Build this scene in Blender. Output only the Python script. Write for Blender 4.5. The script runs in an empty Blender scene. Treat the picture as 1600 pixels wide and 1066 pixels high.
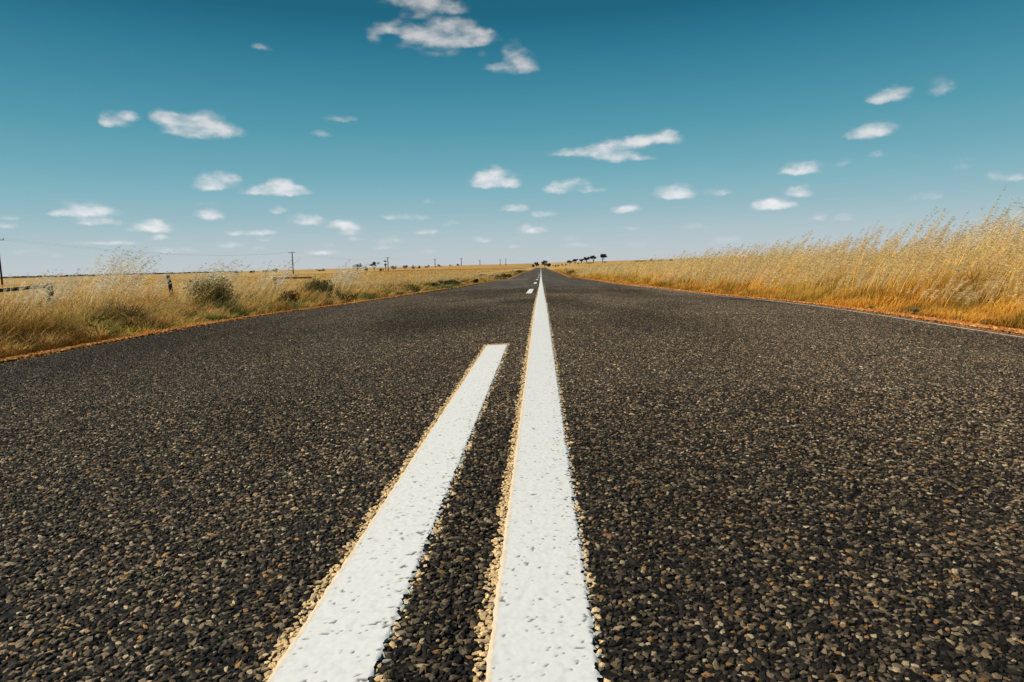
import bpy, math
import numpy as np
from mathutils import Matrix, Vector

R = math.radians
scene = bpy.context.scene
COL = scene.collection
rng = np.random.default_rng(7)

# ------------------------------------------------------------------ camera
F = 1067.0                                   # focal length in photo pixels (1600 wide)
CAMLOC = np.array([0.012, 0.0, 0.50])
def camera_axes():
    v = np.array([45.0, 122.0, -F]); v /= np.linalg.norm(v)          # world +Y seen from the camera
    r = R(1.54); h = np.array([math.cos(r), math.sin(r), 0.0])       # tilt of the horizon
    n = np.cross(h, v); n /= np.linalg.norm(n)
    if n[1] < 0: n = -n
    x = np.cross(v, n)
    return x, v, n                                                   # world X, Y, Z in camera space
AX, AY, AZ = camera_axes()
cam_d = bpy.data.cameras.new("camera"); cam = bpy.data.objects.new("camera", cam_d); COL.objects.link(cam)
cam_d.sensor_width = 36.0; cam_d.lens = 36.0 * F / 1600.0
cam_d.clip_start = 0.02; cam_d.clip_end = 20000
M3 = np.array([AX, AY, AZ])                  # rows: camera-space -> world
mw = Matrix([[*M3[0], CAMLOC[0]], [*M3[1], CAMLOC[1]], [*M3[2], CAMLOC[2]], [0, 0, 0, 1]])
cam.matrix_world = mw
scene.camera = cam

# ------------------------------------------------------------------ light
SUN_AZ, SUN_EL = R(-98), R(43)               # azimuth from +Y towards +X, elevation
world = bpy.data.worlds.new("World"); scene.world = world; world.use_nodes = True
wt = world.node_tree; wt.nodes.clear()
def W(t, **k):
    n = wt.nodes.new(t)
    for a, b in k.items(): setattr(n, a, b)
    return n
wout = W('ShaderNodeOutputWorld'); bg = W('ShaderNodeBackground'); wt.links.new(bg.outputs[0], wout.inputs[0])
sky = W('ShaderNodeTexSky', sky_type='NISHITA'); sky.sun_disc = False
sky.sun_elevation = SUN_EL; sky.sun_rotation = SUN_AZ; sky.air_density = 1.0; sky.dust_density = 0.6; sky.ozone_density = 2.0
tc = W('ShaderNodeTexCoord')
def wl(a, b): wt.links.new(a, b)
def wmath(op, a=None, b=None, clamp=False):
    n = W('ShaderNodeMath', operation=op); n.use_clamp = clamp
    for i, v in enumerate((a, b)):
        if v is None: continue
        if isinstance(v, (int, float)): n.inputs[i].default_value = v
        else: wl(v, n.inputs[i])
    return n.outputs[0]
nrm = W('ShaderNodeVectorMath', operation='NORMALIZE'); wl(tc.outputs['Generated'], nrm.inputs[0])
sep = W('ShaderNodeSeparateXYZ'); wl(nrm.outputs[0], sep.inputs[0])
sx, sy, sz = sep.outputs
el = wmath('ARCSINE', sz); az = wmath('ARCTAN2', sx, sy)
comb = W('ShaderNodeCombineXYZ'); wl(az, comb.inputs[0]); wl(el, comb.inputs[1])
# clear air: teal daylight graded by elevation, with a share of the Nishita sky for its change towards the sun
def px_dir(px, py):
    c = np.array([px - 800.0, 533.0 - py, -F]); w = M3 @ c; w /= np.linalg.norm(w)
    return math.atan2(w[0], w[1]), math.asin(w[2])
def lin(c): return tuple(((v / 255 + .055) / 1.055) ** 2.4 for v in c)
AIR = [(830, 412, (196, 202, 208)), (830, 400, (192, 202, 208)), (830, 370, (178, 198, 205)), (805, 330, (150, 187, 199)), (805, 300, (132, 181, 194)), (805, 265, (112, 171, 187)), (805, 200, (83, 154, 174)),
       (805, 130, (60, 135, 160)), (900, 60, (39, 116, 143)), (1000, 10, (27, 101, 127))]
stops = [(math.sin(px_dir(a, b)[1]) * 2, lin(c)) for a, b, c in AIR] + [(.86, (.012, .105, .175)), (1.0, (.012, .095, .165))]
stops[0] = (0.0, stops[0][1])
ramp = W('ShaderNodeValToRGB'); wl(wmath('MULTIPLY', sz, 2.0, True), ramp.inputs[0])
cr = ramp.color_ramp
while len(cr.elements) > 1: cr.elements.remove(cr.elements[-1])
for i, (p, c) in enumerate(stops):
    e = cr.elements[0] if i == 0 else cr.elements.new(p)
    e.position = min(1, max(0, p)); e.color = (*c, 1)
SKY_K = 0.10
ns = W('ShaderNodeVectorMath', operation='MULTIPLY'); wl(sky.outputs[0], ns.inputs[0]); ns.inputs[1].default_value = (.50, .60, .52)
rs = W('ShaderNodeVectorMath', operation='SCALE'); wl(ramp.outputs[0], rs.inputs[0]); rs.inputs['Scale'].default_value = 1 / SKY_K
mulc = W('ShaderNodeMix', data_type='RGBA'); mulc.inputs[0].default_value = .07
wl(rs.outputs[0], mulc.inputs[6]); wl(ns.outputs[0], mulc.inputs[7])

# clouds: soft lobes at their bearings, broken up by turbulence.  px, py, half width, half height, strength
CL = [ # big one at the top
 (640,-2,46,12,.9),(675,8,44,12,1.0),(705,14,30,7,.7),(650,22,26,8,.45),
 (584,56,12,12,.4),(600,45,24,8,.7),(622,42,24,9,.8),(645,50,26,10,.85),(670,58,34,13,1.1),(705,60,44,13,1.15),(740,60,34,11,1.0),(762,56,18,10,.7),(700,38,34,11,.75),(725,40,26,10,.5),
 (640,72,26,6,.45),(690,80,34,9,.35),(800,76,20,12,.45),(812,92,24,13,.7),(825,104,18,11,.7),(775,106,26,6,.75),(795,110,20,6,.6),(752,84,10,6,.25),
 # upper left pair
 (182,187,27,13,1.05),(200,181,20,8,.8),(165,191,12,8,.6),(252,184,19,12,.85),(268,192,20,10,.75),(312,198,52,18,1.25),(325,186,24,12,1.0),(350,205,36,9,1.0),(285,204,30,9,.9),
 (410,73,18,5,.45),(530,185,26,6,.5),(502,209,18,6,.55),
 (340,282,34,13,1.05),(325,290,24,8,.9),(360,280,20,6,.8),(434,298,56,8,1.1),(440,289,22,10,1.0),(415,297,24,7,.8),(463,299,28,7,.9),
 (130,328,46,14,1.15),(105,333,36,6,.9),(160,332,30,8,.9),(155,346,44,6,1.0),(240,354,36,10,1.1),(222,357,22,6,.7),(252,371,16,5,.6),(328,335,24,10,1.0),(322,318,20,5,.4),
 (432,329,16,7,.8),(478,344,30,9,1.15),(538,352,30,8,1.05),(545,364,20,5,.8),(554,373,12,4,.6),(395,363,44,5,.9),(420,373,22,4,.5),(14,353,20,6,.6),(15,340,22,4,.35),(45,392,36,6,.4),(88,398,18,5,.4),
 (170,379,52,4,.7),(270,390,44,6,.55),(355,384,30,6,.5),(400,388,18,5,.3),(612,338,24,5,.55),(640,340,30,6,.7),(664,361,18,6,.85),(705,349,18,4,.5),(607,375,26,7,.65),(605,386,26,5,.5),
 (670,315,12,5,.35),(750,375,18,5,.65),(670,391,24,5,.4),(515,383,16,4,.4),(500,395,52,5,.4),
 (775,280,38,13,1.2),(770,271,22,12,1.0),(795,287,26,7,.9),(755,288,24,6,.7),(806,326,22,7,.9),(852,333,22,6,.6),(832,358,26,8,.8),(808,386,18,4,.4),
 (880,238,26,5,.9),(910,238,36,7,1.0),(950,236,34,13,1.2),(970,243,34,10,1.1),(980,225,36,9,1.0),(1010,219,40,8,1.1),(1040,213,26,9,1.1),(1055,219,14,7,.6),(1005,247,20,4,.8),
 (872,294,24,9,.95),(900,289,26,9,.95),(922,297,26,5,.8),(1053,300,34,11,1.15),(1062,305,26,7,.9),(1118,301,26,6,.65),(980,327,26,6,.9),(1085,355,30,6,.5),(985,356,18,4,.35),
 (1255,263,36,10,1.1),(1240,267,26,6,.8),(1248,300,27,9,1.15),(1202,320,36,9,1.15),(1365,203,40,13,1.15),(1355,208,34,8,.9),(1392,147,38,12,1.0),(1378,153,26,8,.9),(1468,135,26,14,.5),
 (1315,254,22,5,.6),(1370,242,16,6,.7),(1505,256,20,9,.5),(1448,307,28,7,.7),(1553,275,16,7,.55),(1582,275,30,8,.65),(1590,334,30,7,.5),(1275,338,16,8,.5),(1322,340,20,7,.5),(1232,322,16,5,.5),
 (1130,375,40,10,.3),(1010,380,60,10,.2),(880,372,50,7,.25),(900,384,30,5,.3)]
nz = W('ShaderNodeTexNoise', noise_dimensions='2D'); nz.inputs['Scale'].default_value = 30; nz.inputs['Detail'].default_value = 5; nz.inputs['Roughness'].default_value = .52
nst = W('ShaderNodeVectorMath', operation='MULTIPLY'); wl(comb.outputs[0], nst.inputs[0]); nst.inputs[1].default_value = (1, 2.1, 1); wl(nst.outputs[0], nz.inputs['Vector'])
nz2 = W('ShaderNodeTexNoise', noise_dimensions='2D'); nz2.inputs['Scale'].default_value = 42; nz2.inputs['Detail'].default_value = 4; nz2.inputs['Roughness'].default_value = .6
wl(comb.outputs[0], nz2.inputs['Vector'])
sub = W('ShaderNodeVectorMath', operation='SUBTRACT'); wl(nz2.outputs['Color'], sub.inputs[0]); sub.inputs[1].default_value = (.5, .5, .5)
scl = W('ShaderNodeVectorMath', operation='MULTIPLY'); wl(sub.outputs[0], scl.inputs[0]); scl.inputs[1].default_value = (.016, .008, 0)
warp = W('ShaderNodeVectorMath', operation='ADD'); wl(comb.outputs[0], warp.inputs[0]); wl(scl.outputs[0], warp.inputs[1])
acc = None
for (px, py, hw, hh, st) in CL:
    a, e = px_dir(px, py)
    s = math.hypot(px - 800, F) / F
    m = W('ShaderNodeVectorMath', operation='SUBTRACT'); wl(warp.outputs[0], m.inputs[0]); m.inputs[1].default_value = (a, e - .25 * hh / F, 0)
    q = W('ShaderNodeVectorMath', operation='MULTIPLY'); wl(m.outputs[0], q.inputs[0])
    q.inputs[1].default_value = (F * s * s / (hw * 1.12) , F * s / (hh * 1.5), 0)
    qn = W('ShaderNodeVectorMath', operation='MULTIPLY'); wl(q.outputs[0], qn.inputs[0]); qn.inputs[1].default_value = (-1, -1.9, 1)     # flatter base than top
    qm = W('ShaderNodeVectorMath', operation='MAXIMUM'); wl(q.outputs[0], qm.inputs[0]); wl(qn.outputs[0], qm.inputs[1])
    L = W('ShaderNodeVectorMath', operation='LENGTH'); wl(qm.outputs[0], L.inputs[0])
    f = W('ShaderNodeMapRange'); f.interpolation_type = 'SMOOTHSTEP'; wl(L.outputs['Value'], f.inputs[0])
    f.inputs[1].default_value = 0; f.inputs[2].default_value = 1.25; f.inputs[3].default_value = st * .95; f.inputs[4].default_value = 0
    if acc is None: acc = f.outputs[0]
    else:
        sm = W('ShaderNodeMath', operation='ADD'); wl(acc, sm.inputs[0]); wl(f.outputs[0], sm.inputs[1])
        acc = sm.outputs[0]
acc = wmath('MULTIPLY', wmath('DIVIDE', acc, wmath('ADD', acc, .75)), 1.45)
fld = wmath('ADD', acc, wmath('MULTIPLY', wmath('MULTIPLY', wmath('SUBTRACT', nz.outputs[0], .50), 1.5), wmath('MULTIPLY', acc, 2.2, True)))
dn = W('ShaderNodeMapRange'); dn.interpolation_type = 'SMOOTHSTEP'; wl(fld, dn.inputs[0])
dn.inputs[1].default_value = .06; dn.inputs[2].default_value = 1.42
front = wmath('MULTIPLY', dn.outputs[0], wmath('GREATER_THAN', sy, 0.0))
opac = wmath('MULTIPLY', front, 1.0)
ccr = W('ShaderNodeValToRGB'); wl(fld, ccr.inputs[0])
ccr.color_ramp.elements[0].position = .3; ccr.color_ramp.elements[0].color = (.66, .68, .72, 1)
ccr.color_ramp.elements[1].position = 1.15 if False else 1.0; ccr.color_ramp.elements[1].color = (.86, .86, .87, 1)
cdim = W('ShaderNodeMapRange'); wl(el, cdim.inputs[0]); cdim.inputs[1].default_value = .08; cdim.inputs[2].default_value = .36
cdim.inputs[3].default_value = 1.0; cdim.inputs[4].default_value = .64
cs = W('ShaderNodeVectorMath', operation='SCALE'); wl(ccr.outputs[0], cs.inputs[0]); wl(cdim.outputs[0], cs.inputs['Scale'])
cs2 = W('ShaderNodeVectorMath', operation='SCALE'); wl(cs.outputs[0], cs2.inputs[0]); cs2.inputs['Scale'].default_value = 1.0 / SKY_K
mixc = W('ShaderNodeMix', data_type='RGBA'); wl(opac, mixc.inputs[0]); wl(mulc.outputs[2], mixc.inputs[6]); wl(cs2.outputs[0], mixc.inputs[7])
wl(mixc.outputs[2], bg.inputs[0]); bg.inputs[1].default_value = SKY_K

sd = bpy.data.lights.new("sun", 'SUN'); sd.energy = 4.8; sd.angle = R(0.53); sd.color = (1.0, .91, .77)
sun = bpy.data.objects.new("sun", sd); COL.objects.link(sun)
sdir = Vector((math.sin(SUN_AZ) * math.cos(SUN_EL), math.cos(SUN_AZ) * math.cos(SUN_EL), math.sin(SUN_EL)))
sun.rotation_euler = sdir.to_track_quat('Z', 'Y').to_euler(); sun.location = (-20, 10, 30)
vs = scene.view_settings
vs.view_transform = 'Standard'; vs.look = 'None'; vs.exposure = 0; vs.gamma = 1; vs.use_curve_mapping = False
scene.cycles.max_bounces = 6; scene.cycles.diffuse_bounces = 3; scene.cycles.transparent_max_bounces = 6

# ------------------------------------------------------------------ helpers
def tag(o, label=None, cat=None, group=None, kind=None):
    if label: o['label'] = label
    if cat: o['category'] = cat
    if group: o['group'] = group
    if kind: o['kind'] = kind
    return o
def mesh_np(name, V, tris=None, quads=None, mat=None, parent=None, col=None, smooth=False, attrs=None):
    """link one mesh object from numpy arrays"""
    me = bpy.data.meshes.new(name)
    V = np.asarray(V, np.float32)
    parts = []; starts = []; totals = []; off = 0
    for a in (tris, quads):
        if a is None or len(a) == 0: continue
        a = np.asarray(a, np.int32); k = a.shape[1]
        parts.append(a.ravel()); starts.append(off + np.arange(len(a)) * k); totals.append(np.full(len(a), k)); off += a.size
    loops = np.concatenate(parts); st = np.concatenate(starts); tt = np.concatenate(totals)
    me.vertices.add(len(V)); me.vertices.foreach_set('co', V.ravel())
    me.loops.add(len(loops)); me.loops.foreach_set('vertex_index', loops)
    me.polygons.add(len(st)); me.polygons.foreach_set('loop_start', st.astype(np.int32))
    try: me.polygons.foreach_set('loop_total', tt.astype(np.int32))
    except Exception: pass
    me.polygons.foreach_set('use_smooth', np.full(len(st), smooth))
    me.update(calc_edges=True)
    if col is not None:
        at = me.color_attributes.new('tone', 'FLOAT_COLOR', 'POINT')
        c4 = np.ones((len(V), 4), np.float32); c4[:, :3] = col
        at.data.foreach_set('color', c4.ravel())
    for k, v in (attrs or {}).items():
        at = me.attributes.new(k, 'FLOAT', 'POINT'); at.data.foreach_set('value', np.asarray(v, np.float32))
    if mat: me.materials.append(mat)
    o = bpy.data.objects.new(name, me); COL.objects.link(o)
    if parent: o.parent = parent
    return o
def empty(name, loc, rz=0):
    o = bpy.data.objects.new(name, None); COL.objects.link(o); o.location = loc; o.rotation_euler = (0, 0, rz); o.empty_display_size = .3
    return o
def grid_quads(nr, nc):
    i = np.arange(nr - 1)[:, None] * nc + np.arange(nc - 1)[None]
    return np.stack([i, i + 1, i + nc + 1, i + nc], -1).reshape(-1, 4)
def hash2(ix, iy, seed=0):
    n = (ix.astype(np.int64) * 374761393 + iy.astype(np.int64) * 668265263 + seed * 1442695041) & 0xffffffff
    n = ((n ^ (n >> 13)) * 1274126177) & 0xffffffff
    return ((n ^ (n >> 16)) & 0xffff) / 65535.0
def vnoise(x, y, seed=0):
    x = np.asarray(x, float); y = np.asarray(y, float)
    ix = np.floor(x); iy = np.floor(y); fx = x - ix; fy = y - iy
    fx = fx * fx * (3 - 2 * fx); fy = fy * fy * (3 - 2 * fy)
    h = lambda a, b: hash2(a, b, seed)
    return (h(ix, iy) * (1 - fx) + h(ix + 1, iy) * fx) * (1 - fy) + (h(ix, iy + 1) * (1 - fx) + h(ix + 1, iy + 1) * fx) * fy
def fbm(x, y, seed=0, o=3):
    s = 0; a = .5; t = 0
    for k in range(o):
        s = s + a * vnoise(x * 2 ** k, y * 2 ** k, seed + k); t += a; a *= .5
    return s / t
def smooth(x, a, b):
    t = np.clip((x - a) / (b - a), 0, 1); return t * t * (3 - 2 * t)

# ------------------------------------------------------------------ terrain
RX0, RX1 = -3.55, 3.18                         # edges of the seal
PY = [-60, 8, 13.2, 17.2, 26.2, 30.2, 40, 50, 63, 74, 90, 117, 200, 350, 450, 700, 2000, 9000]
PZ = [0, 0, -.12, -.185, -.335, -.40, -.53, -.66, -.81, -1.12, -1.17, -1.24, -1.72, -2.38, -2.62, -4.6, -7, -9]
FY = [-60, 8, 30, 100, 350, 700, 2000, 9000]
FZ = [0, 0, -.35, -1.1, -2.2, -2.9, -2.6, -1.5]
def _interp(y, A, B):
    y = np.asarray(y, float); s = 0
    w = 1.0 + np.abs(y) * .03
    for k in (-1, 0, 1): s = s + np.interp(y + k * w, A, B)
    return s / 3
def zroad(x, y): return _interp(y, PY, PZ) - .018 * np.abs(x + .13)
def zt(x, y):
    x = np.asarray(x, float); y = np.asarray(y, float)
    w = smooth(np.abs(x), 8, 45)
    base = _interp(y, PY, PZ) * (1 - w) + _interp(y, FY, FZ) * w
    sr = np.maximum(0, x - RX1); sl = np.maximum(0, RX0 - x)
    z = base - .018 * np.clip(np.abs(x + .13), 0, 3.42)
    z = z - .05 * smooth(sr, 0, .5) + .030 * np.minimum(np.maximum(sr - .6, 0), 50) + .006 * np.clip(sr - 50, 0, 400)
    z = z - .05 * smooth(sl, 0, .5) - .05 * np.minimum(np.maximum(sl - .6, 0), 9) + .004 * np.clip(sl - 20, 0, 120)
    z = z + 3.4 * np.exp(-((x + 75) / 44) ** 2 - ((y - 720) / 130) ** 2)
    z = z + (fbm(x * .5, y * .5, 3) - .5) * .10 * smooth(sr + sl, .5, 3)
    z = z + (fbm(x * .02, y * .02, 9) - .5) * 1.2 * smooth(sr + sl, 20, 120)
    return z

# ------------------------------------------------------------------ materials
def new_mat(name):
    m = bpy.data.materials.new(name); m.use_nodes = True; t = m.node_tree; t.nodes.clear()
    out = t.nodes.new('ShaderNodeOutputMaterial')
    return m, t, out
def N(t, ty, **k):
    n = t.nodes.new(ty)
    for a, b in k.items(): setattr(n, a, b)
    return n
def setramp(n, els):
    cr = n.color_ramp
    while len(cr.elements) > 1: cr.elements.remove(cr.elements[-1])
    for i, (p, c) in enumerate(els):
        e = cr.elements[0] if i == 0 else cr.elements.new(p)
        e.position = p; e.color = (*c, 1)
def mat_tone(name, rough=.9, transl=0.0, spec=.3, noise=None):
    """colour from the mesh's own per-plant / per-stone tone"""
    m, t, out = new_mat(name); at = N(t, 'ShaderNodeAttribute', attribute_name='tone')
    c = at.outputs['Color']
    if noise:
        nz = N(t, 'ShaderNodeTexNoise'); nz.inputs['Scale'].default_value = noise; nz.inputs['Detail'].default_value = 2
        ge = N(t, 'ShaderNodeNewGeometry'); t.links.new(ge.outputs['Position'], nz.inputs['Vector'])
        mr = N(t, 'ShaderNodeMapRange'); t.links.new(nz.outputs[0], mr.inputs[0]); mr.inputs[1].default_value = .3; mr.inputs[2].default_value = .7; mr.inputs[3].default_value = .6; mr.inputs[4].default_value = 1.4
        sc = N(t, 'ShaderNodeVectorMath', operation='SCALE'); t.links.new(c, sc.inputs[0]); t.links.new(mr.outputs[0], sc.inputs['Scale']); c = sc.outputs[0]
    p = N(t, 'ShaderNodeBsdfPrincipled'); t.links.new(c, p.inputs['Base Color']); p.inputs['Roughness'].default_value = rough; p.inputs['Specular IOR Level'].default_value = spec
    if transl:
        tr = N(t, 'ShaderNodeBsdfTranslucent'); t.links.new(c, tr.inputs[0])
        mx = N(t, 'ShaderNodeMixShader'); mx.inputs[0].default_value = transl
        t.links.new(p.outputs[0], mx.inputs[1]); t.links.new(tr.outputs[0], mx.inputs[2]); t.links.new(mx.outputs[0], out.inputs[0])
    else: t.links.new(p.outputs[0], out.inputs[0])
    return m
def mat_noise(name, c1, c2, scale=20, rough=.8, bump=.0, stretch=(1, 1, 1), metallic=0):
    m, t, out = new_mat(name); p = N(t, 'ShaderNodeBsdfPrincipled'); p.inputs['Roughness'].default_value = rough; p.inputs['Metallic'].default_value = metallic; p.inputs['Specular IOR Level'].default_value = .12
    tcn = N(t, 'ShaderNodeTexCoord'); mp = N(t, 'ShaderNodeMapping'); mp.inputs['Scale'].default_value = stretch
    t.links.new(tcn.outputs['Object'], mp.inputs[0])
    nz = N(t, 'ShaderNodeTexNoise'); nz.inputs['Scale'].default_value = scale; nz.inputs['Detail'].default_value = 5; t.links.new(mp.outputs[0], nz.inputs['Vector'])
    r = N(t, 'ShaderNodeValToRGB'); setramp(r, [(.3, c1), (.7, c2)]); t.links.new(nz.outputs[0], r.inputs[0]); t.links.new(r.outputs[0], p.inputs['Base Color'])
    if bump:
        b = N(t, 'ShaderNodeBump'); b.inputs['Strength'].default_value = bump; b.inputs['Distance'].default_value = .02; t.links.new(nz.outputs[0], b.inputs['Height']); t.links.new(b.outputs[0], p.inputs['Normal'])
    t.links.new(p.outputs[0], out.inputs[0]); return m

# seal: chips in bitumen as a voronoi, real chips lie on top of it near the camera
def mat_seal():
    m, t, out = new_mat('chip_seal'); ge = N(t, 'ShaderNodeNewGeometry'); P = ge.outputs['Position']
    vo = N(t, 'ShaderNodeTexVoronoi'); vo.inputs['Scale'].default_value = 62; t.links.new(P, vo.inputs['Vector'])
    wn = N(t, 'ShaderNodeSeparateColor'); t.links.new(vo.outputs['Color'], wn.inputs[0])
    r = N(t, 'ShaderNodeValToRGB'); r.color_ramp.interpolation = 'CONSTANT'
    setramp(r, [(0, (.020, .018, .017)), (.28, (.058, .048, .037)), (.5, (.11, .088, .064)), (.70, (.18, .14, .094)), (.86, (.27, .20, .12)), (.95, (.40, .32, .21))])
    t.links.new(wn.outputs[0], r.inputs[0])
    edge = N(t, 'ShaderNodeMapRange'); t.links.new(vo.outputs['Distance'], edge.inputs[0]); edge.inputs[1].default_value = .25; edge.inputs[2].default_value = .75; edge.inputs[3].default_value = 1; edge.inputs[4].default_value = .12
    a = N(t, 'ShaderNodeVectorMath', operation='SCALE'); t.links.new(r.outputs[0], a.inputs[0]); t.links.new(edge.outputs[0], a.inputs['Scale'])
    # broad wear: polished wheel paths, red dust, patches
    mp = N(t, 'ShaderNodeMapping'); mp.inputs['Scale'].default_value = (1.1, .16, 1); t.links.new(P, mp.inputs[0])
    n1 = N(t, 'ShaderNodeTexNoise'); n1.inputs['Scale'].default_value = 1.0; n1.inputs['Detail'].default_value = 4; t.links.new(mp.outputs[0], n1.inputs['Vector'])
    r1 = N(t, 'ShaderNodeValToRGB'); setramp(r1, [(.28, (.62, .60, .60)), (.5, (.92, .90, .88)), (.72, (1.35, 1.22, 1.10))]); t.links.new(n1.outputs[0], r1.inputs[0])
    mu = N(t, 'ShaderNodeVectorMath', operation='MULTIPLY'); t.links.new(a.outputs[0], mu.inputs[0]); t.links.new(r1.outputs[0], mu.inputs[1])
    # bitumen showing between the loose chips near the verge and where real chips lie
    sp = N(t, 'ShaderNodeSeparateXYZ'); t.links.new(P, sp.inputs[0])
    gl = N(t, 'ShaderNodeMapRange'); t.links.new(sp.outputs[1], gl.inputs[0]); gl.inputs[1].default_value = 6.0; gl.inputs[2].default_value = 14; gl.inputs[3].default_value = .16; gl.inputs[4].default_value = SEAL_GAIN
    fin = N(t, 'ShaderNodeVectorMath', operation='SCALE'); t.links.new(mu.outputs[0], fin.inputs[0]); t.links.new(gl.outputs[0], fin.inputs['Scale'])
    p = N(t, 'ShaderNodeBsdfPrincipled'); t.links.new(fin.outputs[0], p.inputs['Base Color']); p.inputs['Roughness'].default_value = .78; p.inputs['Specular IOR Level'].default_value = .25
    b = N(t, 'ShaderNodeBump', invert=True); b.inputs['Strength'].default_value = .8; b.inputs['Distance'].default_value = .006; t.links.new(vo.outputs['Distance'], b.inputs['Height']); t.links.new(b.outputs[0], p.inputs['Normal'])
    t.links.new(p.outputs[0], out.inputs[0]); return m
SEAL_GAIN = 1.6

def mat_ground():
    m, t, out = new_mat('dry_paddock'); ge = N(t, 'ShaderNodeNewGeometry'); P = ge.outputs['Position']
    def noise(scale, sc3, det=4):
        mp = N(t, 'ShaderNodeMapping'); mp.inputs['Scale'].default_value = sc3; t.links.new(P, mp.inputs[0])
        n = N(t, 'ShaderNodeTexNoise'); n.inputs['Scale'].default_value = scale; n.inputs['Detail'].default_value = det; n.inputs['Roughness'].default_value = .65; t.links.new(mp.outputs[0], n.inputs['Vector']); return n.outputs[0]
    r1 = N(t, 'ShaderNodeValToRGB'); setramp(r1, [(.25, (.28, .165, .06)), (.45, (.46, .30, .115)), (.62, (.60, .42, .19)), (.8, (.66, .49, .25))]); t.links.new(noise(3.0, (1, 1, .2), 6), r1.inputs[0])
    r2 = N(t, 'ShaderNodeValToRGB'); setramp(r2, [(.3, (.72, .62, .50)), (.5, (.95, .92, .88)), (.7, (1.12, 1.10, 1.06))]); t.links.new(noise(.006, (1, .7, 1), 5), r2.inputs[0])
    mu = N(t, 'ShaderNodeVectorMath', operation='MULTIPLY'); t.links.new(r1.outputs[0], mu.inputs[0]); t.links.new(r2.outputs[0], mu.inputs[1])
    # brown thatch and bare soil under the verge growth
    sp = N(t, 'ShaderNodeSeparateXYZ'); t.links.new(P, sp.inputs[0]); ab = N(t, 'ShaderNodeMath', operation='ABSOLUTE'); t.links.new(sp.outputs[0], ab.inputs[0])
    vf = N(t, 'ShaderNodeMapRange'); vf.interpolation_type = 'SMOOTHSTEP'; t.links.new(ab.outputs[0], vf.inputs[0]); vf.inputs[1].default_value = 9; vf.inputs[2].default_value = 15; vf.inputs[3].default_value = 1; vf.inputs[4].default_value = 0
    vy = N(t, 'ShaderNodeMapRange'); t.links.new(sp.outputs[1], vy.inputs[0]); vy.inputs[1].default_value = 120; vy.inputs[2].default_value = 260; vy.inputs[3].default_value = 1; vy.inputs[4].default_value = 0
    vm = N(t, 'ShaderNodeMath', operation='MULTIPLY'); t.links.new(vf.outputs[0], vm.inputs[0]); t.links.new(vy.outputs[0], vm.inputs[1])
    mv = N(t, 'ShaderNodeMix', data_type='RGBA'); t.links.new(vm.outputs[0], mv.inputs[0]); t.links.new(mu.outputs[0], mv.inputs[6]); mv.inputs[7].default_value = (.12, .065, .026, 1); mu = mv
    p = N(t, 'ShaderNodeBsdfDiffuse'); t.links.new(mv.outputs[2], p.inputs[0]); t.links.new(p.outputs[0], out.inputs[0]); return m

M_SEAL = mat_seal(); M_GROUND = mat_ground()
M_GRASS = mat_tone('grass_blade', .8, .44, .06); M_LEAF = mat_tone('leaf', .7, .2, .25)
M_STONE = mat_tone('stone_chip', .70, 0, .18, 700); M_GRAVEL = mat_tone('gravel_stone', .9, 0, .15, 300)
M_SHOULDER = mat_noise('orange_dirt', (.30, .115, .028), (.50, .22, .06), 40, .95, .5)
M_TIMBER = mat_noise('weathered_timber', (.022, .017, .013), (.07, .052, .038), 12, .9, .6, (1, 1, .15))
M_RUST = mat_noise('rusty_steel', (.05, .02, .012), (.14, .05, .025), 30, .8)
M_WIRE = mat_noise('grey_wire', (.05, .05, .05), (.12, .12, .12), 8, .6)
M_WHITE = mat_noise('white_plastic', (.62, .62, .60), (.78, .78, .76), 8, .5)
M_RED = mat_noise('red_reflector', (.30, .02, .02), (.40, .03, .03), 8, .3)
M_BARK = mat_noise('bark', (.06, .045, .035), (.16, .13, .10), 4, .9)

# ------------------------------------------------------------------ ground, road, shoulders
xs = np.concatenate([-np.geomspace(3.6, 6000, 120)[::-1], np.linspace(-3.5, 3.1, 8), np.geomspace(3.22, 6000, 120)])
ys = np.concatenate([np.linspace(-40, 0, 16), np.geomspace(1, 8000, 260)])
X, Y = np.meshgrid(xs, ys); Z = zt(X, Y) - .06 * ((X > RX0 - .02) & (X < RX1 + .02))
tag(mesh_np('ground', np.stack([X, Y, Z], -1).reshape(-1, 3), quads=grid_quads(len(ys), len(xs)), mat=M_GROUND, smooth=True), 'dry golden paddocks reaching to the horizon', 'ground', kind='structure')

ry = np.concatenate([np.arange(-8, 60, .25), np.geomspace(60, 620, 120)])
rx = np.linspace(0, 1, 25)
wob = lambda y, s: (fbm(y * 1.3, y * 0 + s, 21) - .5) * .09 + (fbm(y * 9, y * 0 + s, 22) - .5) * .03
L = RX0 + wob(ry, 1.5); Rr = RX1 + wob(ry, 7.5)
X = L[:, None] + (Rr - L)[:, None] * rx[None]; Y = np.repeat(ry[:, None], 25, 1); Z = zroad(X, Y) - .001
Z[:, 0] -= .03; Z[:, -1] -= .03
tag(mesh_np('road', np.stack([X, Y, Z], -1).reshape(-1, 3), quads=grid_quads(len(ry), 25), mat=M_SEAL), 'two-lane sealed road running straight to the horizon', 'road', kind='structure')

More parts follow.
